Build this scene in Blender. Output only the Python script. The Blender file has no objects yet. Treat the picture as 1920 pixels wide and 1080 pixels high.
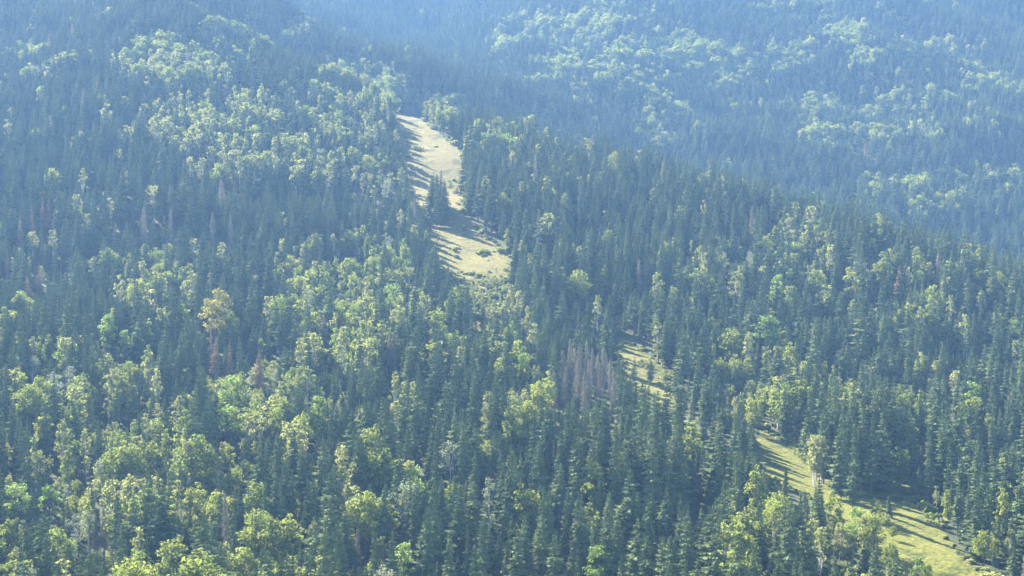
import bpy, math, random
import numpy as np
from mathutils import Vector

R = math.radians
rng = np.random.default_rng(11)
random.seed(11)
SC = bpy.context.scene
COL = SC.collection

# ------------------------------------------------------------------ camera, sky, sun, exposure
PITCH = R(-3.0)
HFOV = R(36.0)
F = 960.0 / math.tan(HFOV / 2)            # focal length in pixels of the 1920 px wide photo
SUN_AZ, SUN_EL = R(-37.0), R(31.0)        # azimuth from +Y, negative = to the left

cam_d = bpy.data.cameras.new("camera")
cam_d.sensor_width = 36.0
cam_d.angle = HFOV
cam_d.clip_start = 1.0
cam_d.clip_end = 20000.0
cam = bpy.data.objects.new("camera", cam_d)
cam.location = (0, 0, 0)
cam.rotation_euler = (R(90) + PITCH, 0, 0)
COL.objects.link(cam)
SC.camera = cam

world = bpy.data.worlds.new("World")
SC.world = world
world.use_nodes = True
wn = world.node_tree
wn.nodes.clear()
sky = wn.nodes.new("ShaderNodeTexSky")
sky.sky_type = 'NISHITA'
sky.sun_disc = False
sky.sun_elevation = SUN_EL
sky.sun_rotation = SUN_AZ
sky.altitude = 900
sky.air_density = 1.3
sky.dust_density = 0.6
sky.ozone_density = 2.0
bg = wn.nodes.new("ShaderNodeBackground")
bg.inputs[1].default_value = 0.05
wo = wn.nodes.new("ShaderNodeOutputWorld")
wn.links.new(sky.outputs[0], bg.inputs[0])
wn.links.new(bg.outputs[0], wo.inputs[0])

sun_d = bpy.data.lights.new("sun", 'SUN')
sun_d.energy = 5.0
sun_d.angle = R(0.5)
sun_d.color = (1.0, 0.91, 0.72)
sun = bpy.data.objects.new("sun", sun_d)
sdir = Vector((math.sin(SUN_AZ) * math.cos(SUN_EL), math.cos(SUN_AZ) * math.cos(SUN_EL), math.sin(SUN_EL)))
sun.rotation_euler = sdir.to_track_quat('Z', 'Y').to_euler()
sun.location = sdir * 800
COL.objects.link(sun)

SC.view_settings.view_transform = 'Standard'
SC.view_settings.look = 'None'
SC.view_settings.gamma = 1.0
SC.view_settings.exposure = 3.2
SC.render.engine = 'CYCLES'
cy = SC.cycles
cy.max_bounces = 6
cy.diffuse_bounces = 2
cy.glossy_bounces = 1
cy.transmission_bounces = 3
cy.volume_bounces = 1
cy.transparent_max_bounces = 4
cy.use_denoising = True

HAZE_DENSITY = 0.73e-4
HAZE_COLOR = (0.265, 0.505, 1.0)
HAZE_ANISO = 0.12

# ------------------------------------------------------------------ terrain as a height table
CP, SP = math.cos(PITCH), math.sin(PITCH)


def pix_dir(u, v):
    a = (u - 960.0) / F
    b = (540.0 - v) / F
    return a, CP - b * SP, SP + b * CP


def project(x, y, z):
    d = y * CP + z * SP
    h = -y * SP + z * CP
    return 960.0 + F * x / d, 540.0 - F * h / d


# per column (pixel u of the photo) the depth in metres and the photo row at which the ground is seen
COLS = [
    (-400, [(300, 1540), (350, 1380), (420, 1240), (480, 1120), (560, 985), (650, 850), (780, 700), (930, 575), (1020, 500), (1130, 400), (1300, 290), (1500, 180), (1800, 60), (2200, -60), (2700, -150), (4200, -250)]),
    (0, [(300, 1540), (350, 1380), (420, 1240), (480, 1120), (560, 985), (650, 850), (780, 700), (930, 585), (1020, 510), (1120, 410), (1300, 290), (1500, 185), (1800, 70), (2200, -40), (2700, -130), (4200, -240)]),
    (300, [(300, 1540), (350, 1380), (420, 1240), (480, 1120), (560, 985), (650, 850), (780, 700), (900, 600), (1000, 530), (1090, 420), (1250, 290), (1450, 160), (1700, 40), (1850, -40), (2400, -20), (3400, -140), (4200, -230)]),
    (500, [(300, 1540), (350, 1370), (420, 1225), (480, 1110), (560, 975), (650, 840), (780, 690), (900, 600), (1020, 500), (1150, 390), (1300, 285), (1450, 190), (1600, 100), (1720, 130), (1900, 60), (2000, 30), (2100, 60), (2400, 20), (2900, -110), (4200, -260)]),
    (650, [(300, 1540), (350, 1370), (420, 1220), (480, 1105), (560, 970), (650, 835), (780, 685), (900, 600), (1020, 500), (1150, 390), (1300, 290), (1420, 215), (1520, 160), (1640, 210), (1800, 130), (1900, 90), (2020, 120), (2400, 60), (2900, -90), (4200, -260)]),
    (800, [(300, 1530), (350, 1360), (420, 1210), (480, 1100), (560, 965), (650, 830), (780, 680), (900, 580), (1020, 475), (1150, 378), (1300, 282), (1440, 208), (1560, 270), (1700, 190), (1820, 140), (1960, 180), (2400, 90), (2900, -80), (4200, -260)]),
    (920, [(300, 1530), (350, 1355), (420, 1205), (480, 1095), (560, 960), (650, 825), (780, 685), (900, 585), (1020, 475), (1150, 380), (1300, 290), (1400, 250), (1540, 330), (1660, 250), (1780, 200), (2000, 190), (2400, 70), (2800, -50), (3400, -150), (4200, -260)]),
    (1000, [(300, 1530), (350, 1350), (420, 1200), (480, 1090), (560, 955), (650, 820), (780, 690), (900, 590), (1020, 480), (1150, 385), (1300, 300), (1380, 275), (1520, 350), (1700, 270), (1900, 200), (2200, 90), (2600, -20), (3000, -100), (4200, -260)]),
    (1200, [(300, 1530), (350, 1350), (420, 1200), (480, 1090), (560, 950), (650, 825), (780, 695), (900, 600), (1020, 500), (1150, 405), (1250, 345), (1320, 325), (1450, 430), (1700, 340), (1920, 200), (2200, 60), (2600, -60), (3200, -150), (4200, -260)]),
    (1400, [(300, 1530), (350, 1350), (420, 1205), (480, 1090), (560, 950), (650, 835), (780, 710), (900, 615), (1020, 510), (1130, 415), (1220, 370), (1350, 480), (1600, 400), (1800, 270), (2020, 140), (2300, 20), (2600, -70), (3200, -150), (4200, -260)]),
    (1600, [(300, 1520), (350, 1350), (420, 1210), (480, 1095), (560, 960), (650, 850), (780, 730), (900, 630), (1020, 510), (1110, 440), (1150, 425), (1290, 550), (1560, 430), (1760, 300), (2000, 150), (2300, 20), (2600, -70), (3200, -150), (4200, -260)]),
    (1800, [(300, 1500), (350, 1340), (420, 1205), (480, 1090), (560, 980), (650, 875), (780, 740), (880, 650), (980, 550), (1060, 500), (1190, 620), (1450, 500), (1680, 350), (1940, 190), (2250, 40), (2600, -70), (3200, -150), (4200, -260)]),
    (2000, [(300, 1490), (350, 1330), (420, 1200), (480, 1090), (560, 990), (650, 885), (780, 750), (860, 680), (940, 600), (1000, 570), (1130, 680), (1380, 560), (1620, 390), (1880, 210), (2200, 60), (2600, -60), (3200, -150), (4200, -260)]),
    (2400, [(300, 1480), (350, 1320), (420, 1190), (480, 1090), (560, 1000), (650, 890), (780, 770), (840, 710), (900, 640), (950, 620), (1080, 710), (1340, 570), (1620, 390), (1880, 210), (2200, 60), (2600, -60), (3200, -150), (4200, -260)]),
]
NS, NY = 420, 700
S0, S1 = -0.47, 0.50
LY0, LY1 = math.log(300.0), math.log(4200.0)
sg = np.linspace(S0, S1, NS)
lg = np.linspace(LY0, LY1, NY)
prof = []
for u, pts in COLS:
    ys = np.array([p[0] for p in pts], float)
    vs = np.array([p[1] for p in pts], float)
    prof.append(np.interp(lg, np.log(ys), vs))
prof = np.array(prof)
us = np.array([c[0] for c in COLS], float)
V = np.empty((NS, NY))
ug = 960 + sg * F * CP
for j in range(NY):
    V[:, j] = np.interp(ug, us, prof[:, j])


def smooth(a, axis, n):
    k = np.exp(-np.linspace(-2, 2, 2 * n + 1) ** 2)
    k /= k.sum()
    pad = [(0, 0)] * a.ndim
    pad[axis] = (n, n)
    b = np.pad(a, pad, mode='edge')
    return np.apply_along_axis(lambda m: np.convolve(m, k, 'valid'), axis, b)


V = smooth(smooth(V, 1, 9), 0, 14)


def vnoise(x, y, scale, seed):
    """smooth value noise -1..1 on world coordinates"""
    g = np.random.default_rng(seed).uniform(-1, 1, (256, 256))
    fx, fy = x / scale + 100, y / scale + 100
    ix, iy = np.floor(fx).astype(int), np.floor(fy).astype(int)
    tx, ty = fx - ix, fy - iy
    tx, ty = tx * tx * (3 - 2 * tx), ty * ty * (3 - 2 * ty)
    g00, g10 = g[ix % 256, iy % 256], g[(ix + 1) % 256, iy % 256]
    g01, g11 = g[ix % 256, (iy + 1) % 256], g[(ix + 1) % 256, (iy + 1) % 256]
    return (g00 * (1 - tx) + g10 * tx) * (1 - ty) + (g01 * (1 - tx) + g11 * tx) * ty


SG, YG = np.meshgrid(sg, np.exp(lg), indexing='ij')
B = (540.0 - V) / F
ZG = YG * (SP + B * CP) / (CP - B * SP)
XG = SG * YG
ZG += vnoise(XG, YG, 130, 5) * 3.0 + vnoise(XG, YG, 60, 1) * 2.4 + vnoise(XG, YG, 26, 2) * 0.9
gul = 1 - np.abs(vnoise(XG * 0.9 + YG * 0.45, YG * 0.35, 95, 3)) * 2
farw = np.clip((YG - (1500 - 350 * np.clip((ug[:, None] - 960) / 1000, 0, 1))) / 250, 0, 1)
ZG += farw * (gul * 17 + vnoise(XG, YG, 60, 4) * 6)


def H(x, y):
    x, y = np.asarray(x, float), np.asarray(y, float)
    fs = np.clip((x / y - S0) / (S1 - S0) * (NS - 1), 0, NS - 1.001)
    fl = np.clip((np.log(y) - LY0) / (LY1 - LY0) * (NY - 1), 0, NY - 1.001)
    i, j = fs.astype(int), fl.astype(int)
    a, b = fs - i, fl - j
    return (ZG[i, j] * (1 - a) + ZG[i + 1, j] * a) * (1 - b) + (ZG[i, j + 1] * (1 - a) + ZG[i + 1, j + 1] * a) * b


def in_poly(u, v, poly):
    u, v = np.asarray(u), np.asarray(v)
    c = np.zeros(u.shape, bool)
    n = len(poly)
    for i in range(n):
        x1, y1 = poly[i]
        x2, y2 = poly[(i + 1) % n]
        if y1 == y2:
            continue
        m = ((y1 > v) != (y2 > v)) & (u < (x2 - x1) * (v - y1) / (y2 - y1) + x1)
        c ^= m
    return c


# open grass on the slope: outlines of the ground (photo rows), nearer end hidden behind trees
MEADOWS = [
    [(728, 203), (778, 203), (800, 232), (835, 258), (870, 285), (873, 395), (898, 432), (932, 458), (962, 484), (966, 515), (955, 565), (950, 640),
     (890, 640), (868, 590), (835, 530), (815, 500), (800, 452), (796, 415), (770, 385), (758, 350), (762, 300), (748, 250)],
    [(1158, 632), (1180, 640), (1205, 655), (1250, 690), (1262, 740), (1280, 800), (1210, 800), (1175, 740), (1160, 700)],
    [(1413, 790), (1432, 806), (1490, 838), (1520, 872), (1560, 888), (1600, 876), (1660, 868), (1695, 900), (1722, 940), (1755, 980), (1795, 1025),
     (1850, 1080), (1930, 1160), (2040, 1330), (1800, 1330), (1720, 1130), (1640, 1040), (1560, 975), (1500, 925), (1430, 900), (1412, 860)],
]
# parts of the meadows that are seen in the photo: no tree may stand in front of them
WINDOWS = [
    [(738, 208), (776, 210), (800, 237), (833, 263), (864, 290), (864, 340), (840, 345), (832, 332), (790, 285), (765, 255)],
    [(838, 345), (864, 345), (864, 392), (880, 436), (862, 445), (842, 432), (836, 400)],
    [(773, 346), (806, 346), (806, 370), (784, 368)],
    [(802, 420), (830, 424), (880, 442), (950, 488), (944, 505), (905, 520), (868, 512), (838, 475), (828, 445)],
    [(1164, 640), (1200, 660), (1245, 692), (1245, 704), (1215, 700), (1182, 690), (1168, 668)],
    [(1418, 803), (1450, 818), (1488, 842), (1500, 870), (1530, 905), (1520, 928), (1475, 885), (1432, 868), (1420, 845)],
    [(1570, 905), (1620, 885), (1680, 915), (1705, 945), (1750, 995), (1800, 1045), (1835, 1079), (1740, 1040), (1690, 1010), (1650, 975), (1610, 945)],
]


def in_any(u, v, polys):
    c = np.zeros(np.shape(u), bool)
    for p in polys:
        c |= in_poly(u, v, p)
    return c


# ------------------------------------------------------------------ materials
def nt(name):
    m = bpy.data.materials.new(name)
    m.use_nodes = True
    t = m.node_tree
    t.nodes.clear()
    return m, t, t.nodes.new("ShaderNodeOutputMaterial")


def leaf_mat(name, c1, c2, trans=0.35, c3=None, scale=0.35):
    """diffuse + translucent leaves, the colour varies from tree to tree and from clump to clump"""
    m, t, out = nt(name)
    N, L = t.nodes, t.links
    oi = N.new("ShaderNodeObjectInfo")
    tc = N.new("ShaderNodeTexCoord")
    no = N.new("ShaderNodeTexNoise")
    no.inputs["Scale"].default_value = scale
    no.inputs["Detail"].default_value = 3
    L.new(tc.outputs["Object"], no.inputs["Vector"])
    add = N.new("ShaderNodeMath")
    add.operation = 'MULTIPLY_ADD'
    add.inputs[1].default_value = 0.55
    L.new(oi.outputs["Random"], add.inputs[0])
    mr = N.new("ShaderNodeMapRange")
    mr.inputs[1].default_value = 0.3
    mr.inputs[2].default_value = 0.7
    mr.inputs[3].default_value = 0.0
    mr.inputs[4].default_value = 0.45
    L.new(no.outputs["Fac"], mr.inputs[0])
    L.new(mr.outputs[0], add.inputs[2])
    cr = N.new("ShaderNodeValToRGB")
    cr.color_ramp.elements[0].color = (*c1, 1)
    cr.color_ramp.elements[1].color = (*c2, 1)
    if c3:
        e = cr.color_ramp.elements.new(0.93)
        e.color = (*c2, 1)
        cr.color_ramp.elements[-1].color = (*c3, 1)
    L.new(add.outputs[0], cr.inputs[0])
    di = N.new("ShaderNodeBsdfDiffuse")
    tr = N.new("ShaderNodeBsdfTranslucent")
    mx = N.new("ShaderNodeMixShader")
    mx.inputs[0].default_value = trans
    L.new(cr.outputs[0], di.inputs[0])
    L.new(cr.outputs[0], tr.inputs[0])
    L.new(di.outputs[0], mx.inputs[1])
    L.new(tr.outputs[0], mx.inputs[2])
    L.new(mx.outputs[0], out.inputs[0])
    return m


def bark_mat(name, c1, c2):
    m, t, out = nt(name)
    N, L = t.nodes, t.links
    tc = N.new("ShaderNodeTexCoord")
    no = N.new("ShaderNodeTexNoise")
    no.inputs["Scale"].default_value = 2.5
    no.inputs["Detail"].default_value = 5
    L.new(tc.outputs["Object"], no.inputs["Vector"])
    cr = N.new("ShaderNodeValToRGB")
    cr.color_ramp.elements[0].position = 0.35
    cr.color_ramp.elements[1].position = 0.65
    cr.color_ramp.elements[0].color = (*c1, 1)
    cr.color_ramp.elements[1].color = (*c2, 1)
    L.new(no.outputs["Fac"], cr.inputs[0])
    p = N.new("ShaderNodeBsdfPrincipled")
    p.inputs["Roughness"].default_value = 0.9
    L.new(cr.outputs[0], p.inputs["Base Color"])
    L.new(p.outputs[0], out.inputs[0])
    return m


def ground_mat(name, stops, scale, bump=0.3, fine=1.2):
    m, t, out = nt(name)
    N, L = t.nodes, t.links
    tc = N.new("ShaderNodeTexCoord")
    n1 = N.new("ShaderNodeTexNoise")
    n1.inputs["Scale"].default_value = scale
    n1.inputs["Detail"].default_value = 8
    n1.inputs["Roughness"].default_value = 0.7
    n1.inputs["Distortion"].default_value = 0.6
    L.new(tc.outputs["Object"], n1.inputs["Vector"])
    cr = N.new("ShaderNodeValToRGB")
    els = cr.color_ramp.elements
    els[0].position, els[0].color = stops[0][0], (*stops[0][1], 1)
    els[1].position, els[1].color = stops[-1][0], (*stops[-1][1], 1)
    for p_, c_ in stops[1:-1]:
        e = els.new(p_)
        e.color = (*c_, 1)
    L.new(n1.outputs["Fac"], cr.inputs[0])
    n2 = N.new("ShaderNodeTexNoise")
    n2.inputs["Scale"].default_value = fine
    n2.inputs["Detail"].default_value = 4
    L.new(tc.outputs["Object"], n2.inputs["Vector"])
    bp = N.new("ShaderNodeBump")
    bp.inputs["Strength"].default_value = bump
    bp.inputs["Distance"].default_value = 0.5
    L.new(n2.outputs["Fac"], bp.inputs["Height"])
    p = N.new("ShaderNodeBsdfPrincipled")
    p.inputs["Roughness"].default_value = 1.0
    p.inputs["Specular IOR Level"].default_value = 0.1
    L.new(cr.outputs[0], p.inputs["Base Color"])
    L.new(bp.outputs[0], p.inputs["Normal"])
    L.new(p.outputs[0], out.inputs[0])
    return m


def meadow_mat():
    m = ground_mat("dry_grass", [(0.37, (0.038, 0.044, 0.011)), (0.44, (0.088, 0.080, 0.020)), (0.50, (0.150, 0.118, 0.036)), (0.56, (0.094, 0.090, 0.022)), (0.63, (0.172, 0.128, 0.046))], 0.06, 0.8, .7)
    t = m.node_tree
    N, L = t.nodes, t.links
    pr = next(n for n in N if n.type == 'BSDF_PRINCIPLED')
    cr = next(n for n in N if n.type == 'VALTORGB')
    tc = next(n for n in N if n.type == 'TEX_COORD')
    sx = N.new("ShaderNodeSeparateXYZ")
    L.new(tc.outputs["Object"], sx.inputs[0])
    mr = N.new("ShaderNodeMapRange")
    for k, v_ in ((1, 620), (2, 1150), (3, 1.0), (4, 0.0)):
        mr.inputs[k].default_value = v_
    L.new(sx.outputs[1], mr.inputs[0])
    # fresher green low on the slope
    mx = N.new("ShaderNodeMix")
    mx.data_type = 'RGBA'
    mx.blend_type = 'MULTIPLY'
    mx.inputs[7].default_value = (0.80, 1.0, 0.58, 1)
    L.new(mr.outputs[0], mx.inputs[0])
    L.new(cr.outputs[0], mx.inputs[6])
    # small tufts and bare spots
    n3 = N.new("ShaderNodeTexNoise")
    n3.inputs["Scale"].default_value = 0.55
    n3.inputs["Detail"].default_value = 6
    n3.inputs["Roughness"].default_value = 0.8
    L.new(tc.outputs["Object"], n3.inputs["Vector"])
    m3 = N.new("ShaderNodeMapRange")
    for k, v_ in ((1, .38), (2, .56), (3, .55), (4, 1.1)):
        m3.inputs[k].default_value = v_
    L.new(n3.outputs["Fac"], m3.inputs[0])
    m4 = N.new("ShaderNodeMix")
    m4.data_type = 'RGBA'
    m4.blend_type = 'MULTIPLY'
    m4.inputs[0].default_value = 1.0
    L.new(mx.outputs[2], m4.inputs[6])
    L.new(m3.outputs[0], m4.inputs[7])
    L.new(m4.outputs[2], pr.inputs["Base Color"])
    return m


M = {
    'spruce': leaf_mat("spruce_needles", (0.054, 0.084, 0.042), (0.142, 0.172, 0.074), 0.14),
    'broad': leaf_mat("broadleaf_green", (0.10, 0.145, 0.036), (0.255, 0.282, 0.068), 0.42, (0.34, 0.29, 0.11)),
    'birch': leaf_mat("birch_leaves", (0.14, 0.17, 0.06), (0.28, 0.288, 0.108), 0.44, (0.36, 0.29, 0.13)),
    'lime': leaf_mat("lime_green_leaves", (0.13, 0.20, 0.045), (0.23, 0.30, 0.075), 0.42),
    'pale': leaf_mat("silvery_leaves", (0.17, 0.20, 0.12), (0.28, 0.29, 0.20), 0.25),
    'gold': leaf_mat("golden_leaves", (0.21, 0.20, 0.05), (0.33, 0.30, 0.09), 0.35),
    'deadgrey': leaf_mat("dead_grey_twigs", (0.16, 0.145, 0.11), (0.29, 0.265, 0.21), 0.15),
    'deadred': leaf_mat("dead_red_needles", (0.19, 0.125, 0.07), (0.33, 0.235, 0.14), 0.2),
    'bark': bark_mat("brown_bark", (0.07, 0.055, 0.045), (0.15, 0.12, 0.10)),
    'birchbark': bark_mat("pale_bark", (0.30, 0.28, 0.25), (0.55, 0.53, 0.48)),
    'ground': ground_mat("forest_floor", [(0.3, (0.025, 0.032, 0.015)), (0.5, (0.040, 0.050, 0.020)), (0.7, (0.065, 0.065, 0.03))], 0.05),
    'meadow': meadow_mat(),
}


# ------------------------------------------------------------------ mesh building
class MB:
    def __init__(self):
        self.v, self.f = [], []

    def face(self, pts):
        i = len(self.v)
        self.v += [tuple(p) for p in pts]
        self.f.append(tuple(range(i, i + len(pts))))

    def tube(self, p0, p1, r0, r1, n=5):
        p0, p1 = Vector(p0), Vector(p1)
        d = (p1 - p0).normalized()
        a = d.orthogonal().normalized()
        b = d.cross(a)
        i = len(self.v)
        for p, r in ((p0, r0), (p1, r1)):
            for k in range(n):
                t = 2 * math.pi * k / n
                self.v.append(tuple(p + (a * math.cos(t) + b * math.sin(t)) * r))
        for k in range(n):
            self.f.append((i + k, i + (k + 1) % n, i + n + (k + 1) % n, i + n + k))

    def mesh(self, name, mat):
        me = bpy.data.meshes.new(name)
        me.from_pydata(self.v, [], self.f)
        me.materials.append(mat)
        me.update()
        return me


def spruce_meshes(rnd, h, rad, low, dens=1.0, mat='spruce', gappy=0.0, sharp=0.9):
    """narrow conical crown of drooping sprays; base of the trunk at z = 0"""
    mb = MB()
    z0 = h * low
    nw = int(25 * dens)
    lop = rnd.uniform(0, 6.28)
    for w in range(nw):
        t = (w + rnd.uniform(-.3, .3)) / nw
        t = min(max(t, 0), 0.985)
        z = z0 + (h - z0) * t ** 0.95
        r = rad * ((1 - t) ** sharp * 0.94 + 0.05) * rnd.uniform(0.8, 1.12)
        if t < 0.12:
            r *= 0.55 + t * 3.8
        nb = max(6, int(13 * (1 - t * .5)))
        off = rnd.uniform(0, 6.28)
        for k in range(nb):
            if rnd.random() < gappy:
                continue
            a = off + k * 6.283 / nb + rnd.uniform(-.25, .25)
            L = r * rnd.uniform(0.5, 1.3) * (1 + 0.12 * math.cos(a - lop))
            ca, sa = math.cos(a), math.sin(a)
            dr = 0.30 * L + 0.1
            wd = max(0.27 * L, 0.22) * rnd.uniform(.7, 1.25)
            base = Vector((0, 0, z + 0.25))
            mid = Vector((ca * L * .55, sa * L * .55, z - dr * .25))
            tip = Vector((ca * L, sa * L, z - dr * .6 + 0.10 * L))
            side = Vector((-sa, ca, 0))
            hang = Vector((0, 0, -0.22 * wd - 0.10))
            mb.face([base, mid + side * wd + hang, tip])
            mb.face([base, tip, mid - side * wd + hang])
            # hanging twigs along the branch
            for q in (0.45, 0.8):
                c = base.lerp(tip, q)
                s = wd * rnd.uniform(.7, 1.1) * (1.2 - q * .5)
                g = Vector((rnd.uniform(-.2, .2), rnd.uniform(-.2, .2), -0.55 - 0.35 * s))
                mb.face([c + side * s, c - side * s, c + g])
    mb.face([(0.12, 0, h - 1.5), (-0.12, 0.05, h - 1.5), (0, 0, h + .3)])
    mb.face([(0, 0.12, h - 1.5), (0, -0.12, h - 1.5), (0, 0, h + .3)])
    tr = MB()
    tr.tube((0, 0, -1.0), (0, 0, h * .5), 0.30, 0.18, 6)
    tr.tube((0, 0, h * .5), (0, 0, h * .97), 0.18, 0.04, 5)
    return mb.mesh("spruce_crown", M[mat]), tr.mesh("spruce_trunk", M['bark'])


def broad_meshes(rnd, h, rx, mat, bark, low=0.30, clumps=34, leaf=0.52, per=36, open_=0.0):
    """rounded crown made of leaf clumps on limbs"""
    mb, tr = MB(), MB()
    zc = h * (low + 1) / 2
    rz = h * (1 - low) / 2
    lean = Vector((rnd.uniform(-.5, .5), rnd.uniform(-.5, .5), 0))
    top = Vector((0, 0, h * (low + .25))) + lean
    tr.tube((0, 0, -1.0), (0, 0, h * low * .6), 0.34, 0.27, 6)
    tr.tube((0, 0, h * low * .6), top, 0.27, 0.17, 6)
    for c in range(clumps):
        while True:
            p = Vector((rnd.uniform(-1, 1), rnd.uniform(-1, 1), rnd.uniform(-1, 1)))
            if 0.45 < p.length < 1.0:
                break
        shape = 1.0 - 0.25 * max(0, p.z)
        cen = Vector((p.x * rx * shape, p.y * rx * shape, zc + p.z * rz * .93)) + lean
        cr = rnd.uniform(0.17, 0.33) * min(rx, rz) + 0.3
        if c % 2 == 0:
            tr.tube(top.lerp(Vector((0, 0, h * low)), rnd.random()), cen, 0.10, 0.03, 4)
        n = int(per * rnd.uniform(.6, 1.2) * (1 - open_))
        for k in range(n):
            d = Vector((rnd.gauss(0, 1), rnd.gauss(0, 1), rnd.gauss(0, 1))).normalized() * cr * rnd.uniform(.55, 1.08)
            d.z *= 0.8
            q = cen + d
            nrm = (d.normalized() + Vector((rnd.uniform(-.9, .9), rnd.uniform(-.9, .9), rnd.uniform(-.4, 1.0)))).normalized()
            a = nrm.orthogonal().normalized()
            b = nrm.cross(a)
            th = rnd.uniform(0, 3.14)
            a, b = a * math.cos(th) + b * math.sin(th), b * math.cos(th) - a * math.sin(th)
            s = leaf * rnd.uniform(.6, 1.3)
            mb.face([q - a * s, q - b * s * .55, q + a * s * .9, q + b * s * .6])
    return mb.mesh("leafy_crown", M[mat]), tr.mesh("leafy_trunk", M[bark])


def dead_meshes(rnd, h, rad, mat, twigs=1.0):
    mb, tr = MB(), MB()
    nw = int(34 * twigs)
    for w in range(nw):
        t = (w + rnd.random()) / nw
        z = h * (0.18 + 0.80 * t)
        r = rad * (1 - t) ** .7 + 0.3
        for k in range(6):
            a = rnd.uniform(0, 6.28)
            L = r * rnd.uniform(.5, 1.15)
            ca, sa = math.cos(a), math.sin(a)
            b = Vector((0, 0, z))
            tip = Vector((ca * L, sa * L, z - L * rnd.uniform(.1, .45)))
            s = Vector((-sa, ca, 0)) * .07
            up = Vector((0, 0, .08))
            mb.face([b + up, b - up, tip])
            mb.face([b + s, b - s, tip])
            for q in (.4, .6, .8):
                c = b.lerp(tip, q)
                e = c + Vector((rnd.uniform(-.4, .4), rnd.uniform(-.4, .4), -rnd.uniform(.3, .8)))
                w2 = Vector((-sa, ca, 0)) * (0.16 if mat == 'deadred' else 0.09)
                mb.face([c + w2, c - w2, e])
    tr.tube((0, 0, -1.0), (0, 0, h * .5), 0.27, 0.17, 6)
    tr.tube((0, 0, h * .5), (0, 0, h), 0.17, 0.03, 5)
    return mb.mesh("dead_branches", M[mat]), tr.mesh("dead_trunk", M['deadgrey'])


rn = random.Random(5)
H0 = 24.0
KINDS = {}          # kind -> list of (crown mesh, trunk mesh, model height, half width)
KINDS['spruce'] = []
for h, rad, low, gp, shp in ((24, 4.6, .08, .03, .80), (24, 3.9, .12, .08, .72), (24, 5.6, .06, .05, .90), (24, 3.3, .16, .10, .66), (24, 4.2, .22, .22, .70), (24, 4.9, .10, .28, .85), (24, 4.2, .05, .08, 1.0), (24, 3.0, .13, .12, .62), (24, 5.2, .30, .30, .95), (24, 4.4, .02, .02, .6)):
    KINDS['spruce'].append((*spruce_meshes(rn, h, rad, low, 1.0, 'spruce', gp, shp), h, rad))
KINDS['broad'] = [(*broad_meshes(rn, 20, rx, 'broad', 'bark', low, cl), 20, rx) for rx, low, cl in ((5.0, .15, 54), (4.3, .10, 48), (6.2, .20, 66), (3.6, .12, 42))]
KINDS['birch'] = [(*broad_meshes(rn, 20, rx, 'birch', 'birchbark', low, cl, .48, 30, op), 20, rx) for rx, low, cl, op in ((2.8, .14, 34, 0), (2.2, .10, 30, .05), (3.2, .18, 40, 0), (2.6, .2, 28, .1))]
KINDS['lime'] = [(*broad_meshes(rn, 20, rx, 'lime', 'bark', low, cl), 20, rx) for rx, low, cl in ((7.0, .15, 52), (3.4, .12, 26))]
KINDS['pale'] = [(*broad_meshes(rn, 20, rx, 'pale', 'birchbark', low, cl, .42, 26, .2), 20, rx) for rx, low, cl in ((4.0, .25, 34), (2.8, .35, 22))]
KINDS['gold'] = [(*broad_meshes(rn, 28, 7.4, 'gold', 'bark', .20, 70, .62, 34, .05), 28, 7.4)]
KINDS['deadgrey'] = [(*dead_meshes(rn, 22, r_, 'deadgrey', t_), 22, r_) for r_, t_ in ((3.0, 2.2), (2.5, 1.8), (3.2, 2.4))]
KINDS['deadred'] = [(*spruce_meshes(rn, 24, r_, .12, 1.0, 'deadred', .22, .8), 24, r_) for r_ in (4.4, 3.6)]
KINDS['young'] = [(*spruce_meshes(rn, 8, 1.7, .02, .6, 'spruce', .03), 8, 1.7)]
KNAMES = list(KINDS)

# ------------------------------------------------------------------ trees singled out in the photo: (kind, tip u, tip v, height m)
HAND = []


def hand(kind, pts, h=25.0):
    for p in pts:
        HAND.append((kind, p[0], p[1], p[2] if len(p) > 2 else h * rn.uniform(.92, 1.08)))


hand('spruce', [(735, 993), (801, 970), (903, 973), (888, 1017), (845, 898), (862, 902), (887, 897), (813, 822), (710, 817), (1002, 835), (1052, 803),
                (1062, 933), (1085, 933), (1017, 955), (970, 987), (985, 970), (1037, 997), (1120, 967), (1138, 950), (1153, 970), (1085, 1022, 18), (1195, 970),
                (1213, 997), (1163, 1037, 17), (1242, 950, 17), (920, 733, 28), (887, 730), (1027, 757), (957, 867), (890, 843, 20), (1518, 723, 30), (1537, 727, 30), (1600, 760, 22),
                (1427, 967, 19), (1843, 863), (1827, 870), (1870, 857), (1885, 870), (1350, 837, 21), (1563, 1040), (1603, 1050),
                (1862, 777), (1900, 770), (1355, 550), (1410, 560), (1365, 580), (1480, 560), (1462, 560), (1443, 560), (1520, 547), (1538, 543), (1560, 550),
                (1575, 550), (1653, 530, 29), (1620, 623), (1577, 640), (1590, 647), (1647, 647), (1675, 650), (1818, 590, 29), (1723, 663), (1893, 620, 27), (1667, 420),
                (1137, 583, 29), (1172, 497, 30), (1190, 540), (967, 397), (943, 380), (913, 360), (1037, 503), (1053, 500), (1220, 667, 13), (1187, 667, 16),
                (338, 423, 26), (200, 403), (183, 787), (217, 720), (527, 897), (547, 877), (567, 830), (818, 340, 25), (826, 346, 24), (811, 350, 23), (822, 366, 20), (829, 372, 16), (873, 250, 26), (868, 300, 24), (1378, 770, 24), (1392, 785, 22),
                (1310, 660, 27), (1325, 700, 28), (1275, 690, 26), (1165, 700, 24), (1460, 640), (1010, 620), (905, 560, 20), (655, 700), (690, 690), (620, 760), (1440, 330), (1550, 320), (1600, 345), (1700, 380), (1770, 400), (1880, 440)])
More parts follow.
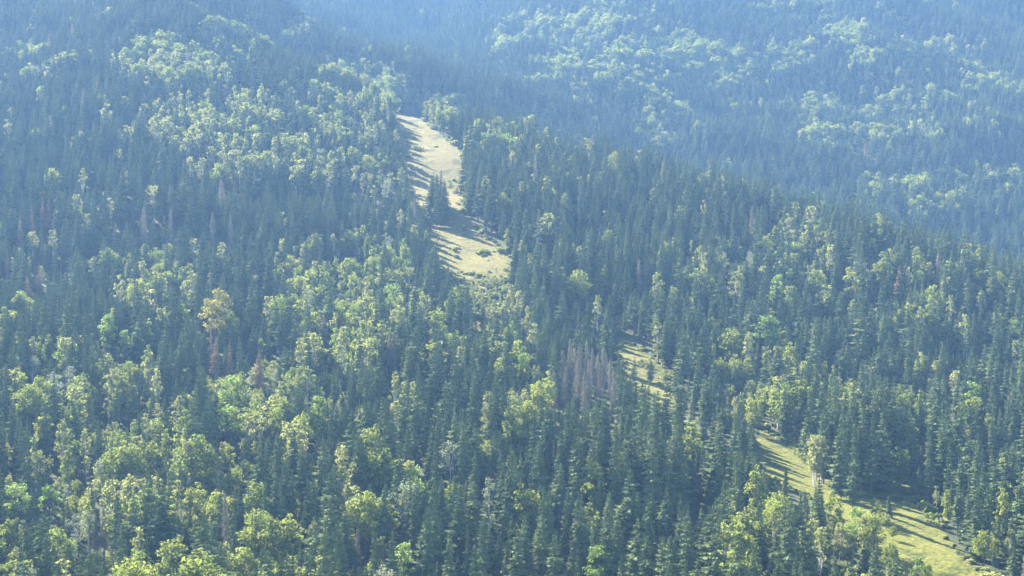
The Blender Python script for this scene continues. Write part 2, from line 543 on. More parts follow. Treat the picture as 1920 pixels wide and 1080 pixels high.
hand('spruce', [(1548, 735), (1562, 745), (1572, 752), (1590, 758), (1615, 765), (1635, 772), (1655, 770), (1545, 760), (1578, 780), (1600, 790)], 31)
hand('young', [(1667, 927, 8), (1473, 872, 8)])
hand('birch', [(930, 500, 5), (915, 508, 6), (940, 515, 7), (925, 520, 7), (905, 518, 6), (895, 524, 7), (912, 530, 8), (930, 535, 8), (944, 530, 8), (955, 538, 9), (900, 540, 9), (918, 546, 8), (938, 550, 9), (885, 532, 7), (950, 555, 9), (925, 560, 9), (905, 556, 10), (940, 570, 9), (960, 565, 10), (915, 575, 10), (890, 560, 10)])
hand('broad', [(1652, 948, 7), (1662, 960, 6), (1640, 930, 8), (1675, 985, 5), (1712, 1062, 7), (1740, 1056, 6), (846, 340, 7), (857, 350, 6), (870, 420, 6)])
hand('gold', [(405, 541, 31)])
hand('lime', [(205, 585, 25), (235, 615, 21), (1437, 590, 21), (1637, 445, 17), (980, 658, 21), (1610, 950, 14), (1883, 900, 15), (760, 1013, 17), (440, 703, 20), (1122, 1020, 16), (1723, 1040, 12), (425, 760, 18), (30, 907, 15), (93, 905, 17), (1902, 598, 13)])
hand('broad', [(90, 625, 22), (75, 705, 20), (715, 840, 23), (1412, 735, 18), (1690, 830, 18), (1417, 870, 22), (1563, 915, 17), (1300, 790, 19), (483, 953, 20), (513, 960, 21), (543, 962, 20),
               (320, 997, 20), (450, 1027, 18), (127, 833, 20), (300, 773, 18), (310, 803, 18), (17, 967, 16), (55, 720, 20), (520, 760, 20), (593, 757, 19), (437, 867, 17), (387, 863, 17),
               (367, 900, 20), (283, 823, 20), (987, 900, 20), (968, 783, 19), (990, 750, 17), (1117, 863, 20), (1370, 610, 20), (1640, 960, 15), (1400, 665, 18), (290, 460, 22), (320, 500, 20), (40, 545, 22), (600, 530, 19), (630, 480, 18), (700, 120, 20), (710, 115, 19), (690, 290, 20), (1840, 500, 17), (1700, 725, 17)], 19)
hand('pale', [(845, 823, 19), (917, 893, 20), (717, 1057, 17), (1525, 840, 14), (60, 665, 17), (140, 960, 18), (165, 955, 17)])
hand('birch', [(163, 397), (225, 507, 26), (240, 515, 24), (60, 430), (97, 427), (177, 480), (363, 443), (503, 550), (417, 450), (563, 410), (573, 550), (563, 630, 22), (513, 670), (293, 690), (350, 683),
               (1523, 382, 21), (1487, 388, 20), (1558, 380, 18), (1360, 390), (1320, 370), (1445, 437), (1385, 457), (1297, 450), (1413, 430), (1503, 453), (1742, 487), (1705, 500), (1843, 437),
               (1757, 593), (1783, 553), (1840, 543), (1518, 492), (1008, 415, 24), (1133, 390), (973, 540), (1120, 553), (1258, 543), (990, 573), (807, 567), (1233, 593, 24), (1000, 600),
               (785, 165, 15), (792, 162, 15), (800, 165, 14), (796, 175, 13), (805, 172, 13), (842, 335, 10), (850, 338, 10), (1480, 395, 19), (875, 250, 20), (1590, 985, 14), (1600, 1000, 13), (1625, 965, 14), (1575, 975, 14), (945, 560, 12), (925, 575, 13), (955, 545, 12)], 19)
hand('birch', [(1528, 808, 21), (1540, 818, 19)])
hand('deadgrey', [(732, 613, 24), (738, 620, 22), (1198, 483, 25), (1055, 655), (1068, 632), (1078, 648), (1090, 640), (1100, 635), (1110, 650), (1120, 660), (1132, 648), (1085, 668), (1105, 672), (1125, 680), (1145, 668), (1060, 680), (1095, 690), (1040, 690),
                  (1150, 690), (270, 385, 28), (320, 388, 27), (398, 395, 26), (432, 400, 26), (180, 965, 15), (195, 950, 17), (670, 990, 15)], 21)
hand('deadred', [(397, 618, 23), (405, 630, 22), (430, 635, 21), (80, 367, 25), (60, 383, 24), (37, 407, 23), (90, 370, 24), (13, 470), (50, 517), (73, 490), (487, 653), (607, 587), (100, 395)], 22)

T = {k: [] for k in ('x', 'y', 'z', 'h', 'kind', 'var', 'rot', 'hand')}


def add_tree(x, y, h, kind, hnd=False):
    T['x'].append(x)
    T['y'].append(y)
    T['h'].append(h)
    T['kind'].append(kind)
    T['var'].append(int(rng.integers(len(KINDS[kind]))))
    T['rot'].append(float(rng.uniform(0, 6.283)))
    T['hand'].append(hnd)


BASED = [('spruce', 1550, 880, 34), ('spruce', 1562, 890, 31), ('spruce', 1574, 898, 30), ('spruce', 1588, 906, 29), ('spruce', 1568, 876, 34), ('spruce', 1584, 884, 32),
         ('spruce', 1600, 892, 31), ('spruce', 1612, 902, 28), ('spruce', 1600, 874, 33), ('spruce', 1618, 880, 32), ('spruce', 1636, 874, 32), ('spruce', 1654, 878, 30), ('spruce', 1596, 915, 27), ('spruce', 815, 398, 29), ('spruce', 823, 404, 30), ('spruce', 831, 412, 29), ('spruce', 810, 412, 29), ('spruce', 826, 422, 30), ('spruce', 818, 426, 29), ('spruce', 832, 428, 27), ('spruce', 808, 400, 28), ('spruce', 826, 392, 28), ('spruce', 834, 398, 22), ('spruce', 820, 388, 24), ('spruce', 1815, 1034, 24), ('spruce', 1832, 1048, 26), ('spruce', 1850, 1050, 24), ('spruce', 1795, 1005, 18), ('broad', 1776, 985, 13), ('birch', 1756, 962, 11), ('broad', 1845, 1065, 12), ('broad', 1880, 1010, 18), ('spruce', 1805, 955, 20), ('birch', 1860, 1058, 15), ('broad', 1758, 925, 9), ('pale', 1530, 902, 19), ('spruce', 1672, 880, 31), ('spruce', 1690, 888, 29), ('spruce', 1645, 866, 33), ('spruce', 1625, 868, 33), ('spruce', 1708, 896, 26), ('spruce', 1580, 866, 34), ('pale', 1545, 905, 15)]
ysamp = np.exp(np.linspace(math.log(380), math.log(2600), 2600))
for kind, u, v, h in HAND:
    # walk outwards over the ground until a tree of this height has its tip at that photo row
    s = (u - 960) / F / CP
    for _ in range(3):
        zs = H(s * ysamp, ysamp)
        uu, vv = project(s * ysamp, ysamp, zs + h)
        k = int(np.argmax(vv <= v)) if (vv <= v).any() else len(ysamp) - 1
        s += (u - uu[k]) / F
    add_tree(s * ysamp[k], ysamp[k], h, kind, True)

for kind, u, v, h in BASED:
    s = (u - 960) / F / CP
    for _ in range(3):
        uu, vv = project(s * ysamp, ysamp, H(s * ysamp, ysamp))
        k = int(np.argmax(vv <= v))
        s += (u - uu[k]) / F
    add_tree(s * ysamp[k], ysamp[k], h, kind, True)

# ------------------------------------------------------------------ the forest: where it is leafy, where it is open
LEAFY = [(340, 85, 110, 45, .9), (60, 90, 60, 25, .5), (430, 200, 170, 60, .7), (500, 262, 170, 40, .75), (640, 180, 90, 80, .7), (700, 145, 60, 30, .9), (830, 180, 60, 22, .8), (480, 30, 90, 30, .4),
         (690, 310, 60, 40, .7), (960, 240, 60, 30, .4), (640, 470, 120, 50, .75), (290, 490, 60, 40, .7), (700, 560, 170, 60, .65), (200, 640, 80, 60, .8), (90, 670, 70, 70, .8),
         (500, 720, 140, 60, .8), (250, 830, 210, 75, .85), (120, 900, 140, 60, .75), (540, 1000, 90, 60, .8), (330, 1010, 120, 60, .7), (60, 970, 80, 60, .6), (730, 870, 50, 50, .5), (900, 600, 90, 50, .55),
         (980, 690, 50, 40, .7), (1430, 620, 70, 40, .8), (1390, 690, 90, 60, .7), (1640, 470, 40, 30, .7), (1500, 410, 60, 40, .6), (1310, 480, 90, 60, .35), (1450, 480, 80, 50, .45),
         (1740, 520, 80, 60, .45), (1820, 560, 60, 50, .4), (1680, 750, 90, 40, .35), (1400, 920, 60, 60, .7), (1590, 950, 60, 50, .8), (1640, 1060, 80, 40, .6), (1480, 1040, 90, 50, .4), (950, 790, 60, 40, .5), (1560, 690, 120, 40, .4), (620, 860, 60, 50, .25),
         # the far right mountain
         (1400, 70, 220, 80, .75), (1330, 140, 110, 60, .75), (1550, 60, 150, 70, .6), (1600, 190, 120, 60, .5), (1750, 150, 150, 90, .4), (1020, 70, 90, 60, .7), (1130, 60, 60, 60, .6), (1220, 160, 60, 90, .45), (1850, 330, 100, 60, .3), (1690, 340, 70, 50, .35), (1560, 220, 60, 40, .5), (1090, 190, 30, 60, .3)]
GAPS = [(350, 395, 115, 32), (250, 385, 60, 28), (515, 640, 40, 45), (465, 600, 28, 60), (105, 480, 35, 30), (840, 232, 34, 26), (1640, 510, 45, 32), (1340, 525, 60, 22), (1590, 625, 70, 22), (1800, 625, 60, 36), (1850, 530, 60, 18),
        (1650, 815, 80, 34), (1600, 860, 60, 26), (1870, 970, 60, 60), (1330, 870, 40, 40), (1520, 1000, 45, 36), (1280, 770, 40, 30), (1250, 880, 60, 45), (1180, 890, 45, 35), (700, 950, 55, 45), (595, 905, 28, 45), (830, 1030, 40, 30), (395, 1040, 24, 30),
        (235, 745, 26, 36), (165, 865, 24, 30), (930, 935, 24, 24), (1320, 1010, 55, 36), (1190, 1030, 28, 24), (780, 770, 30, 20), (620, 640, 40, 25), (1480, 600, 40, 16), (1200, 590, 40, 20), (660, 520, 30, 15), (570, 330, 110, 24), (150, 330, 90, 20), (1080, 860, 30, 20), (1740, 690, 80, 14), (1720, 960, 90, 60),
        (1480, 255, 110, 30), (1730, 215, 90, 26), (1500, 300, 120, 30), (880, 60, 60, 60), (1260, 230, 60, 30)]


def ell(u, v, lst):
    w = np.zeros(np.shape(u))
    for e in lst:
        d = ((u - e[0]) / e[2]) ** 2 + ((v - e[1]) / e[3]) ** 2
        w = np.maximum(w, np.clip(1.6 - d, 0, 1) * (e[4] if len(e) > 4 else 1.0))
    return w


def scatter(y0, y1, cell, keep):
    xs, ys = [], []
    y = y0
    xm = 0.345 * y1 + 50
    gx = np.arange(-xm, xm, cell)
    gy = np.arange(y0, y1, cell)
    X, Y = np.meshgrid(gx, gy)
    X = X + rng.uniform(-.48, .48, X.shape) * cell
    Y = Y + rng.uniform(-.48, .48, X.shape) * cell
    X, Y = X.ravel(), Y.ravel()
    m = (np.abs(X) < 0.345 * Y + 45) & (rng.random(X.shape) < keep)
    return X[m], Y[m]


parts = [scatter(385, 700, 6.3, .98), scatter(700, 1500, 6.4, .98), scatter(1500, 2500, 6.9, .98), scatter(2500, 4100, 7.5, .97)]
# forest edges up-sun of the grass grow thick
ex, ey = scatter(440, 1480, 3.4, .9)
eu, ev = project(ex, ey, H(ex, ey))
em = ~in_any(eu, ev, MEADOWS) & (ev > 840) & (ev < 930) & (eu > 1490) & (in_any(eu + 9000 / ey, ev + 2, MEADOWS) | in_any(eu + 14000 / ey, ev + 4, MEADOWS) | in_any(eu + 20000 / ey, ev + 10, MEADOWS) | in_any(eu + 12000 / ey, ev + 9000 / ey, MEADOWS))
parts.append((ex[em], ey[em]))
X = np.concatenate([p[0] for p in parts])
Y = np.concatenate([p[1] for p in parts])
Z = H(X, Y)
GU, GV = project(X, Y, Z)
far = Y > 1180 + np.clip((1500 - GU) / 600, 0, 1) * 330
hn = vnoise(X, Y, 32, 21) * .5 + vnoise(X, Y, 11, 22) * .5
hh = 24.0 + hn * 7 + rng.normal(0, 3.4, X.shape)
hh = np.clip(hh, 8, 33)
TU, TV = project(X, Y, Z + hh)
ok = ~in_any(GU, GV, MEADOWS)
hh = np.where((GU > 1480) & (GU < 1760) & (GV > 845) & (GV < 900), hh * .3 + 22.5, hh)
# trees up-sun of the grass shortened to let sun in; canopy recesses stay low
hh = np.where((GU > 1270) & (GU < 1430) & (GV > 750) & (GV < 885) & ~far, hh * .55, hh)
hh = np.where((GU > 1060) & (GU < 1170) & (GV > 590) & (GV < 700) & ~far, hh * .5, hh)
gap = ell(TU, TV, GAPS)
dn = vnoise(X, Y, 22, 31) + vnoise(X, Y, 60, 32) * .7
low_ = rng.random(X.shape) < np.clip(.40 - dn * .45, .08, .85)
hh = np.where(low_ & ~far, hh * rng.uniform(.38, .58, X.shape), hh * rng.uniform(1.0, 1.12, X.shape))
hh = np.where((GU > 640) & (GU < 870) & (GV > 190) & (GV < 560) & ~far, hh * .8, hh)
hh = np.where((rng.random(X.shape) < gap * .92) & ~far, hh * rng.uniform(.42, .62, X.shape), hh)


def hides_grass(h):
    bad = np.zeros(X.shape, bool)
    for q in np.linspace(0, 1.0, 12):
        cu, cv = project(X, Y, Z + h * q)
        wpx = 2.6 * F / Y * (1.05 - q)
        for du in (-1, 0, 1):
            bad |= in_any(cu + wpx * du, cv, WINDOWS)
    return bad


for _ in range(4):
    hh = np.where(hides_grass(hh), hh * .7, hh)
ok &= ~(hides_grass(hh) | (hh < 5))
# nothing taller in front of the hand placed trees, and room for their crowns
hx, hy = np.array(T['x']), np.array(T['y'])
hz = H(hx, hy)
for i in range(len(hx)):
    h = T['h'][i]
    kd = T['kind'][i]
    w = KINDS[kd][0][3] * h / KINDS[kd][0][2]
    tu, tv = project(hx[i], hy[i], hz[i] + h)
    bu, bv = project(hx[i], hy[i], hz[i])
    ok &= (X - hx[i]) ** 2 + (Y - hy[i]) ** 2 > (0.5 * w + 1.5) ** 2
    TU, TV = project(X, Y, Z + hh)
    near = (Y < hy[i]) & (Y > hy[i] - 220)
    wpx = (w * .75 + 1.6) * F / hy[i]
    lim = tv + (bv - tv) * (0.8 if kd in ('deadred', 'deadgrey') else 0.68 if kd in ('gold', 'lime', 'pale', 'young') else 0.55)
    m = near & (np.abs(TU - tu) < wpx) & (TV < lim)
    hnew = hh - (lim - TV) * Y / F
    hh = np.where(m, hnew, hh)
ok &= hh > 6
TU, TV = project(X, Y, Z + hh)
X, Y, Z, hh, TU, TV, GU, GV, far = (a[ok] for a in (X, Y, Z, hh, TU, TV, GU, GV, far))

lw = ell(TU, TV, LEAFY)
pn = vnoise(X, Y, 17, 41) * .35 + vnoise(X, Y, 45, 42) * .25
left = np.clip((700 - TU) / 500, 0, 1) * np.clip((TV - 450) / 300, 0, 1)
pb = np.clip(0.04 + left * .07 + lw * .76 + pn * (0.25 + lw * 1.0), 0, .92)
clus = vnoise(X, Y, 34, 44) + vnoise(X, Y, 80, 45) * .8
pb = np.where(far, np.clip(lw * 1.5 * np.clip(.5 + clus * 1.8, 0, 1.3) + .02, 0, .97), pb)
leafy = rng.random(X.shape) < pb
thin = (~leafy) & (rng.random(X.shape) > np.where(far, .82, .76))
bfrac = np.where(far, .10, np.where((TV < 330), .75, np.where(TU > 1200, .55, .55)))
r1, r2 = rng.random(X.shape), rng.random(X.shape)
for i in range(len(X)):
    h = float(hh[i])
    if thin[i]:
        continue
    if leafy[i]:
        if r1[i] < bfrac[i]:
            k, h = 'birch', h * .88
        else:
            k, h = 'broad', h * .80
        if r2[i] > .975 and not far[i]:
            k = 'lime'
        elif r2[i] < .018:
            k = 'pale'
    else:
        k = 'spruce'
        if r2[i] < .004:
            k = 'deadgrey'
        elif r2[i] > .999:
            k = 'deadred'
    add_tree(float(X[i]), float(Y[i]), h, k)

for k in T:
    T[k] = np.array(T[k]) if T[k] else T[k]
T['z'] = H(T['x'], T['y'])
NT = len(T['x'])

# ------------------------------------------------------------------ which trees show largest: coarse front-to-back silhouettes
GW, GH = 480, 270
occ = np.zeros((GH + 60, GW), bool)          # rows below the frame kept so that near trees count right
tu, tv = project(T['x'], T['y'], T['z'] + T['h'])
bu, bv = project(T['x'], T['y'], T['z'])
order = np.argsort(T['y'])
vis = np.zeros(NT, int)
# ridge test: the ground in front may hide a tree
hor = np.full((400, 700), 1e9)
sgr = np.linspace(-.37, .37, 400)
ygr = np.exp(np.linspace(math.log(380), math.log(4200), 700))
SS, YY = np.meshgrid(sgr, ygr, indexing='ij')
_, VV = project(SS * YY, YY, H(SS * YY, YY))
hor = np.minimum.accumulate(VV, axis=1)
si = np.clip(((T['x'] / T['y'] + .37) / .74 * 399).astype(int), 0, 399)
yi = np.clip(((np.log(T['y']) - math.log(380)) / (math.log(4200) - math.log(380)) * 699).astype(int), 0, 699)
hv = hor[si, np.maximum(yi - 1, 0)]
behind = tv > hv + 3
for i in order:
    if behind[i]:
        continue
    kd = KINDS[T['kind'][i]][T['var'][i]]
    w = kd[3] * T['h'][i] / kd[2] * F / T['y'][i] / 4
    t_, b_ = tv[i] / 4, min(bv[i], hv[i] + 2) / 4
    if t_ > GH - 1 or tu[i] / 4 + w < 0 or tu[i] / 4 - w > GW:
        continue
    cone = T['kind'][i] in ('spruce', 'young')
    n = 0
    for r_ in range(max(0, int(t_)), min(GH + 60, int(b_) + 1)):
        q = (r_ + .5 - t_) / max(b_ - t_, 1)
        ww = w * (min(1, q * 1.15) if cone else (1.0 if q < .75 else .25))
        a, b = int(max(0, tu[i] / 4 - ww)), int(min(GW, tu[i] / 4 + ww + 1))
        if b > a:
            row = occ[r_, a:b]
            if r_ < GH:
                n += (b - a) - int(row.sum())
            row[:] = True
    vis[i] = n
print("trees", NT, "visible", int((vis > 0).sum()))

GROUP_OF = {'spruce': 'spruce_tree', 'young': 'young_spruce', 'broad': 'broadleaf_tree', 'lime': 'broadleaf_tree', 'gold': 'broadleaf_tree', 'pale': 'broadleaf_tree',
            'birch': 'birch_tree', 'deadgrey': 'dead_spruce', 'deadred': 'dead_spruce'}
gname = np.array([GROUP_OF[k] for k in T['kind']])
inframe = (tu > 4) & (tu < 1916) & (tv > 3) & (tv < 1074)
single = np.zeros(NT, bool)
for g in ('spruce_tree', 'broadleaf_tree', 'birch_tree', 'dead_spruce', 'young_spruce'):
    idx = np.where((gname == g) & (vis > 5) & inframe)[0]
    idx = idx[np.argsort(-vis[idx])][:290]
    single[idx] = True

# ------------------------------------------------------------------ labels
MARKS = [("the golden tree", 405, 590), ("the grey dead stand", 1100, 690), ("the upper meadow", 850, 290), ("the middle meadow", 890, 470), ("the small sunlit clearing", 1205, 680),
         ("the lower meadow", 1480, 860), ("the shaded grass", 1720, 970), ("the red dead spruces", 60, 450), ("the twin lime trees", 215, 640), ("the lowest silvery tree", 917, 920),
         ("the meadow's silvery tree", 1528, 840), ("the round lime tree", 1637, 470), ("the big lime tree", 1437, 620), ("the central lime tree", 980, 690), ("the grey topped spruce", 1198, 520),
         ("the three round crowns", 513, 985), ("the slender lime tree", 1122, 1045), ("the corner lime tree", 1883, 925), ("the grey dead pair", 735, 650), ("the meadow top birches", 795, 185)]
NUMW = ["first", "second", "third", "fourth", "fifth", "sixth", "seventh", "eighth", "ninth", "tenth", "eleventh", "twelfth", "thirteenth", "fourteenth", "fifteenth", "sixteenth", "seventeenth", "eighteenth", "nineteenth", "twentieth",
        "twenty-first", "twenty-second", "twenty-third", "twenty-fourth", "twenty-fifth", "twenty-sixth", "twenty-seventh", "twenty-eighth", "twenty-ninth", "thirtieth"]
LOOK = {'spruce': ("dark spruce", "spruce"), 'young': ("small young spruce", "young spruce"), 'broad': ("green broadleaf", "broadleaf tree"), 'lime': ("lime green broadleaf", "broadleaf tree"), 'gold': ("golden broadleaf", "broadleaf tree"),
        'pale': ("silvery broadleaf", "broadleaf tree"), 'birch': ("pale birch", "birch"), 'deadgrey': ("bare grey dead spruce", "dead spruce"), 'deadred': ("reddish dead spruce", "dead spruce")}
GROUPS = {'spruce_tree': "spruces of the wooded slope", 'broadleaf_tree': "broadleaf trees of the wooded slope", 'birch_tree': "birches of the wooded slope", 'dead_spruce': "dead spruces in the forest", 'young_spruce': "young spruces on the meadows"}
cells = {}
for i in np.where(single)[0]:
    ds = [math.hypot(tu[i] - m[1], tv[i] - m[2]) for m in MARKS]
    mi = int(np.argmin(ds))
    m = MARKS[mi]
    dx, dy = tu[i] - m[1], tv[i] - m[2]
    a = int(((math.degrees(math.atan2(-dy, dx)) + 360 + 22.5) % 360) // 45)
    dname = ["right of", "up right of", "above", "up left of", "left of", "down left of", "below", "down right of"][a]
    ring = "just " if ds[mi] < 90 else ("" if ds[mi] < 170 else "far ")
    size = ""
    if T['kind'][i] in ('spruce', 'birch', 'broad'):
        sp_ = T['kind'][i] == 'spruce'
        size = "tall " if T['h'][i] > (25 if sp_ else 20) else ("short " if T['h'][i] < (18 if sp_ else 14.5) else "")
    key = (ring + dname + " " + m[0], T['kind'][i], size)
    cells.setdefault(key, []).append(i)
labels = {}
for (where, kind, size), ids in cells.items():
    ids.sort(key=lambda i: tu[i])
    for n, i in enumerate(ids):
        if len(ids) == 1:
            labels[i] = f"{size}{LOOK[kind][0]} standing alone {where}" if n else f"{size}{LOOK[kind][0]} standing {where}"
        else:
            labels[i] = f"{size}{LOOK[kind][0]}, {NUMW[min(n, 29)]} from the left {where}"
for i in np.where(single)[0]:
    if T['hand'][i] and T['kind'][i] == 'gold':
        labels[i] = "largest golden-yellow crowned broadleaf rising above reddish dead spruces"

# ------------------------------------------------------------------ build the single trees
bases = {}
for i in np.where(single)[0]:
    kind, var = T['kind'][i], int(T['var'][i])
    cm, tm, mh, mw = KINDS[kind][var]
    s = T['h'][i] / mh
    name = gname[i]
    e = bpy.data.objects.new(name, None)
    e.empty_display_size = 1
    e.location = (T['x'][i], T['y'][i], T['z'][i] - 0.15)
    e.rotation_euler = (rng.normal(0, .012), rng.normal(0, .012), T['rot'][i])
    wd = float(rng.uniform(.78, 1.3)) if kind != 'gold' else 1.0
    e.scale = (s * wd, s * wd, s)
    e['label'] = labels[i]
    e['category'] = LOOK[kind][1]
    e['group'] = GROUPS[name]
    COL.objects.link(e)
    for nm, me in (('crown' if 'dead' not in kind else 'branches', cm), ('trunk', tm)):
        o = bpy.data.objects.new(nm, me)
        o.parent = e
        COL.objects.link(o)

# ------------------------------------------------------------------ the rest of the forest, one object per kind
def combined(cm, tm, name):
    v = [tuple(p.co) for p in cm.vertices]
    n = len(v)
    v += [tuple(p.co) for p in tm.vertices]
    f = [tuple(p.vertices) for p in cm.polygons]
    nf = len(f)
    f += [tuple(n + q for q in p.vertices) for p in tm.polygons]
    me = bpy.data.meshes.new(name)
    me.from_pydata(v, [], f)
    me.materials.append(cm.materials[0])
    me.materials.append(tm.materials[0])
    mi = np.zeros(len(f), np.int32)
    mi[nf:] = 1
    me.polygons.foreach_set('material_index', mi)
    me.update()
    return me


def forest(name, label, cat, kinds, mask):
    src = bpy.data.collections.new(name + "_sources")      # not linked to the scene
    slot = {}
    for k in kinds:
        for vi, (cm, tm, mh, mw) in enumerate(KINDS[k]):
            o = bpy.data.objects.new("%s_%02d" % (name, len(slot)), combined(cm, tm, name))
            src.objects.link(o)
            slot[(k, vi)] = len(slot)
    ids = np.where(mask & np.isin(T['kind'], kinds))[0]
    if not len(ids):
        return
    me = bpy.data.meshes.new(name)
    me.vertices.add(len(ids))
    co = np.stack([T['x'][ids], T['y'][ids], T['z'][ids] - .15], 1).astype(np.float32)
    me.vertices.foreach_set('co', co.ravel())
    idx = np.array([slot[(T['kind'][i], int(T['var'][i]))] for i in ids], np.int32)
    s = np.array([T['h'][i] / KINDS[T['kind'][i]][int(T['var'][i])][2] for i in ids])
    wd = rng.uniform(.75, 1.35, len(ids)) * np.where(T['y'][ids] > 1500, 1.25, 1.0)
    scl = np.stack([s * wd, s * wd, s], 1).astype(np.float32)
    rot = np.stack([rng.normal(0, .025, len(ids)), rng.normal(0, .025, len(ids)), T['rot'][ids]], 1).astype(np.float32)
    me.attributes.new('pick', 'INT', 'POINT').data.foreach_set('value', idx)
    me.attributes.new('size', 'FLOAT_VECTOR', 'POINT').data.foreach_set('vector', scl.ravel())
    me.attributes.new('turn', 'FLOAT_VECTOR', 'POINT').data.foreach_set('vector', rot.ravel())
    me.update()
    ob = bpy.data.objects.new(name, me)
    ob['kind'] = 'stuff'
    ob['label'] = label
    ob['category'] = cat
    COL.objects.link(ob)
    ng = bpy.data.node_groups.new(name + "_nodes", 'GeometryNodeTree')
    ng.interface.new_socket('Geometry', in_out='INPUT', socket_type='NodeSocketGeometry')
    ng.interface.new_socket('Geometry', in_out='OUTPUT', socket_type='NodeSocketGeometry')
    N, L = ng.nodes, ng.links
    gi, go = N.new('NodeGroupInput'), N.new('NodeGroupOutput')
    ci = N.new('GeometryNodeCollectionInfo')
    ci.inputs['Collection'].default_value = src
    ci.inputs['Separate Children'].default_value = True
    ci.inputs['Reset Children'].default_value = True
    ip = N.new('GeometryNodeInstanceOnPoints')
    ip.inputs['Pick Instance'].default_value = True

    def att(nm, ty):
        a = N.new('GeometryNodeInputNamedAttribute')
        a.data_type = ty
        a.inputs['Name'].default_value = nm
        return a.outputs['Attribute']
    er = N.new('FunctionNodeEulerToRotation')
    L.new(att('turn', 'FLOAT_VECTOR'), er.inputs[0])
    L.new(gi.outputs[0], ip.inputs['Points'])
    L.new(ci.outputs[0], ip.inputs['Instance'])
    L.new(att('pick', 'INT'), ip.inputs['Instance Index'])
    L.new(er.outputs[0], ip.inputs['Rotation'])
    L.new(att('size', 'FLOAT_VECTOR'), ip.inputs['Scale'])
    L.new(ip.outputs[0], go.inputs[0])
    md = ob.modifiers.new("trees", 'NODES')
    md.node_group = ng


# ------------------------------------------------------------------ low bushes along the edges of the grass
def bush_mesh(rnd, w, h, mat):
    mb = MB()
    for c in range(9):
        cen = Vector((rnd.uniform(-w, w) * .6, rnd.uniform(-w, w) * .6, rnd.uniform(.25, .8) * h))
        for k in range(22):
            q = cen + Vector((rnd.gauss(0, 1), rnd.gauss(0, 1), rnd.gauss(0, 1))).normalized() * rnd.uniform(.2, .45) * w
            a = Vector((rnd.uniform(-1, 1), rnd.uniform(-1, 1), rnd.uniform(-.5, .5))).normalized()
            b = a.orthogonal()
            l_ = rnd.uniform(.18, .36)
            mb.face([q - a * l_, q - b * l_ * .6, q + a * l_, q + b * l_ * .6])
    return mb.mesh("bush_leaves", M[mat])


def empty_mesh():
    mb = MB()
    mb.tube((0, 0, -.5), (0, 0, .4), .05, .02, 4)
    return mb.mesh("bush_stem", M['bark'])


KINDS['bush'] = [(bush_mesh(rn, 1.3, 1.4, 'broad'), empty_mesh(), 1.4, 1.3), (bush_mesh(rn, 1.7, 1.1, 'birch'), empty_mesh(), 1.1, 1.7), (bush_mesh(rn, 1.0, 1.6, 'spruce'), empty_mesh(), 1.6, 1.0)]
bx, by = scatter(420, 1480, 1.7, .9)
bu_, bv_ = project(bx, by, H(bx, by))
inm = in_any(bu_, bv_, MEADOWS)
e_ = 5200 / by
rim = np.zeros(bx.shape, bool)
for du, dv in ((1, 0), (-1, 0), (0, .35), (0, -.35), (.7, -.25), (-.7, .25)):
    rim |= in_any(bu_ + e_ * du, bv_ + e_ * dv, MEADOWS) != inm
tuft = vnoise(bx, by, 9, 61) + vnoise(bx, by, 30, 62) * .6
keep_ = (rim & (tuft > -.25) & (rng.random(bx.shape) < .75)) | (inm & (bv_ > 505) & (bv_ < 600) & (bu_ < 1000) & (rng.random(bx.shape) < (bv_ - 500) / 90)) | (inm & (tuft > .95) & (rng.random(bx.shape) < .2))
bx, by = bx[keep_], by[keep_]
nb_ = len(bx)
bk = rng.integers(0, 3, nb_)
bh = np.where(rng.random(nb_) < .12, rng.uniform(1.8, 3.2, nb_), rng.uniform(.5, 1.5, nb_))
single = np.concatenate([single, np.zeros(nb_, bool)])
vis = np.concatenate([vis, np.ones(nb_, int)])
behind = np.concatenate([behind, np.zeros(nb_, bool)])
tv = np.concatenate([tv, np.zeros(nb_)])
hv = np.concatenate([hv, np.zeros(nb_)])
for k, a in (('x', bx), ('y', by), ('z', H(bx, by) + .1), ('h', bh), ('kind', np.array(['bush'] * nb_)), ('var', bk), ('rot', rng.uniform(0, 6.28, nb_)), ('hand', np.zeros(nb_, bool))):
    T[k] = np.concatenate([T[k], a])

dist_ok = (vis > 0) | ((T['y'] < 1700) & ~behind) | ((tv < hv + 25) & (T['y'] < 2800))
rest = ~single & dist_ok
forest('spruce_forest', "dense dark spruce forest covering the near slope and the far mountain", "forest", ['spruce', 'young', 'deadgrey', 'deadred'], rest)
forest('leafy_forest', "paler broadleaf trees and birches mixed through the dark spruce forest", "forest", ['broad', 'lime', 'pale', 'birch'], rest)
forest('undergrowth', "low leafy bushes and tufts fringing the sunlit grass", "undergrowth", ['bush'], rest)
print("instanced", int(rest.sum()), "single", int(single.sum()))

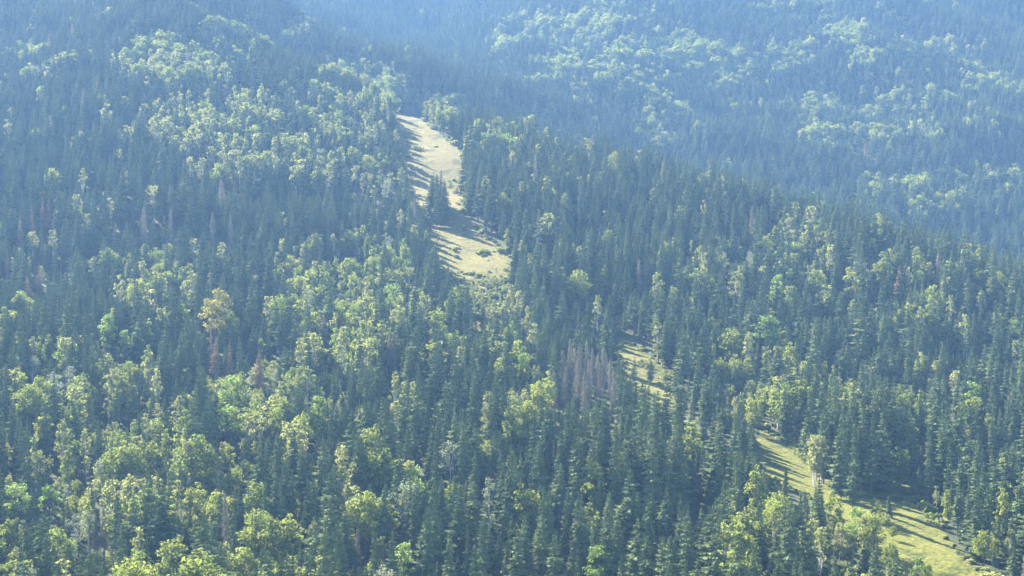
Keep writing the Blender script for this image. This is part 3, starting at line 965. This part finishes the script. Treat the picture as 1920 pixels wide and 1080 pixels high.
# ------------------------------------------------------------------ the ground
def ground():
    nS, nY = 1200, 1000
    s = np.concatenate([np.linspace(-.46, -.10, 200), np.linspace(-.0995, .36, 900), np.linspace(.361, .49, 100)])
    y = np.concatenate([np.exp(np.linspace(math.log(301), math.log(1500), 820)), np.exp(np.linspace(math.log(1506), math.log(4190), 180))])
    Sg, Yg = np.meshgrid(s, y, indexing='ij')
    Xg = Sg * Yg
    Zg = H(Xg, Yg)
    Ug, Vg = project(Xg, Yg, Zg)
    # face centres
    cu = (Ug[:-1, :-1] + Ug[1:, 1:]) / 2
    cv = (Vg[:-1, :-1] + Vg[1:, 1:]) / 2
    cyy = (Yg[:-1, :-1] + Yg[1:, 1:]) / 2
    md = in_any(cu, cv, MEADOWS) & (cyy < 1500)
    I, J = np.meshgrid(np.arange(nS - 1), np.arange(nY - 1), indexing='ij')
    quad = np.stack([I * nY + J, (I + 1) * nY + J, (I + 1) * nY + J + 1, I * nY + J + 1], -1)
    co = np.stack([Xg, Yg, Zg], -1).reshape(-1, 3)
    for name, mask, mat in (('forest_floor', ~md, 'ground'), ('meadow', md, 'meadow')):
        q = quad[mask]
        used, inv = np.unique(q, return_inverse=True)
        inv = inv.reshape(-1, 4)
        me = bpy.data.meshes.new(name)
        me.vertices.add(len(used))
        me.vertices.foreach_set('co', co[used].astype(np.float32).ravel())
        me.loops.add(inv.size)
        me.loops.foreach_set('vertex_index', inv.astype(np.int32).ravel())
        me.polygons.add(len(inv))
        me.polygons.foreach_set('loop_start', np.arange(0, inv.size, 4, dtype=np.int32))
        me.polygons.foreach_set('use_smooth', np.ones(len(inv), bool))
        me.materials.append(M[mat])
        me.update(calc_edges=True)
        me.validate()
        o = bpy.data.objects.new(name, me)
        o['kind'] = 'structure'
        COL.objects.link(o)
    return co[:, 2].min(), co[:, 2].max()


zlo, zhi = ground()

# ------------------------------------------------------------------ haze
def haze():
    x0, x1, y0, y1, z0, z1 = -2150, 2150, -60, 4300, zlo - 1.0, max(zhi, 0) + 40
    v = [(x0, y0, z0), (x1, y0, z0), (x1, y1, z0), (x0, y1, z0), (x0, y0, z1), (x1, y0, z1), (x1, y1, z1), (x0, y1, z1)]
    f = [(0, 3, 2, 1), (4, 5, 6, 7), (0, 1, 5, 4), (1, 2, 6, 5), (2, 3, 7, 6), (3, 0, 4, 7)]
    me = bpy.data.meshes.new("haze")
    me.from_pydata(v, [], f)
    m, t, out = nt("blue_haze")
    pv = t.nodes.new("ShaderNodeVolumePrincipled")
    pv.inputs["Color"].default_value = (*HAZE_COLOR, 1)
    pv.inputs["Density"].default_value = HAZE_DENSITY
    pv.inputs["Anisotropy"].default_value = HAZE_ANISO
    t.links.new(pv.outputs[0], out.inputs["Volume"])
    me.materials.append(m)
    o = bpy.data.objects.new("haze", me)
    o['kind'] = 'stuff'
    o['label'] = "blue sunlit summer haze lying over the whole valley"
    COL.objects.link(o)


haze()
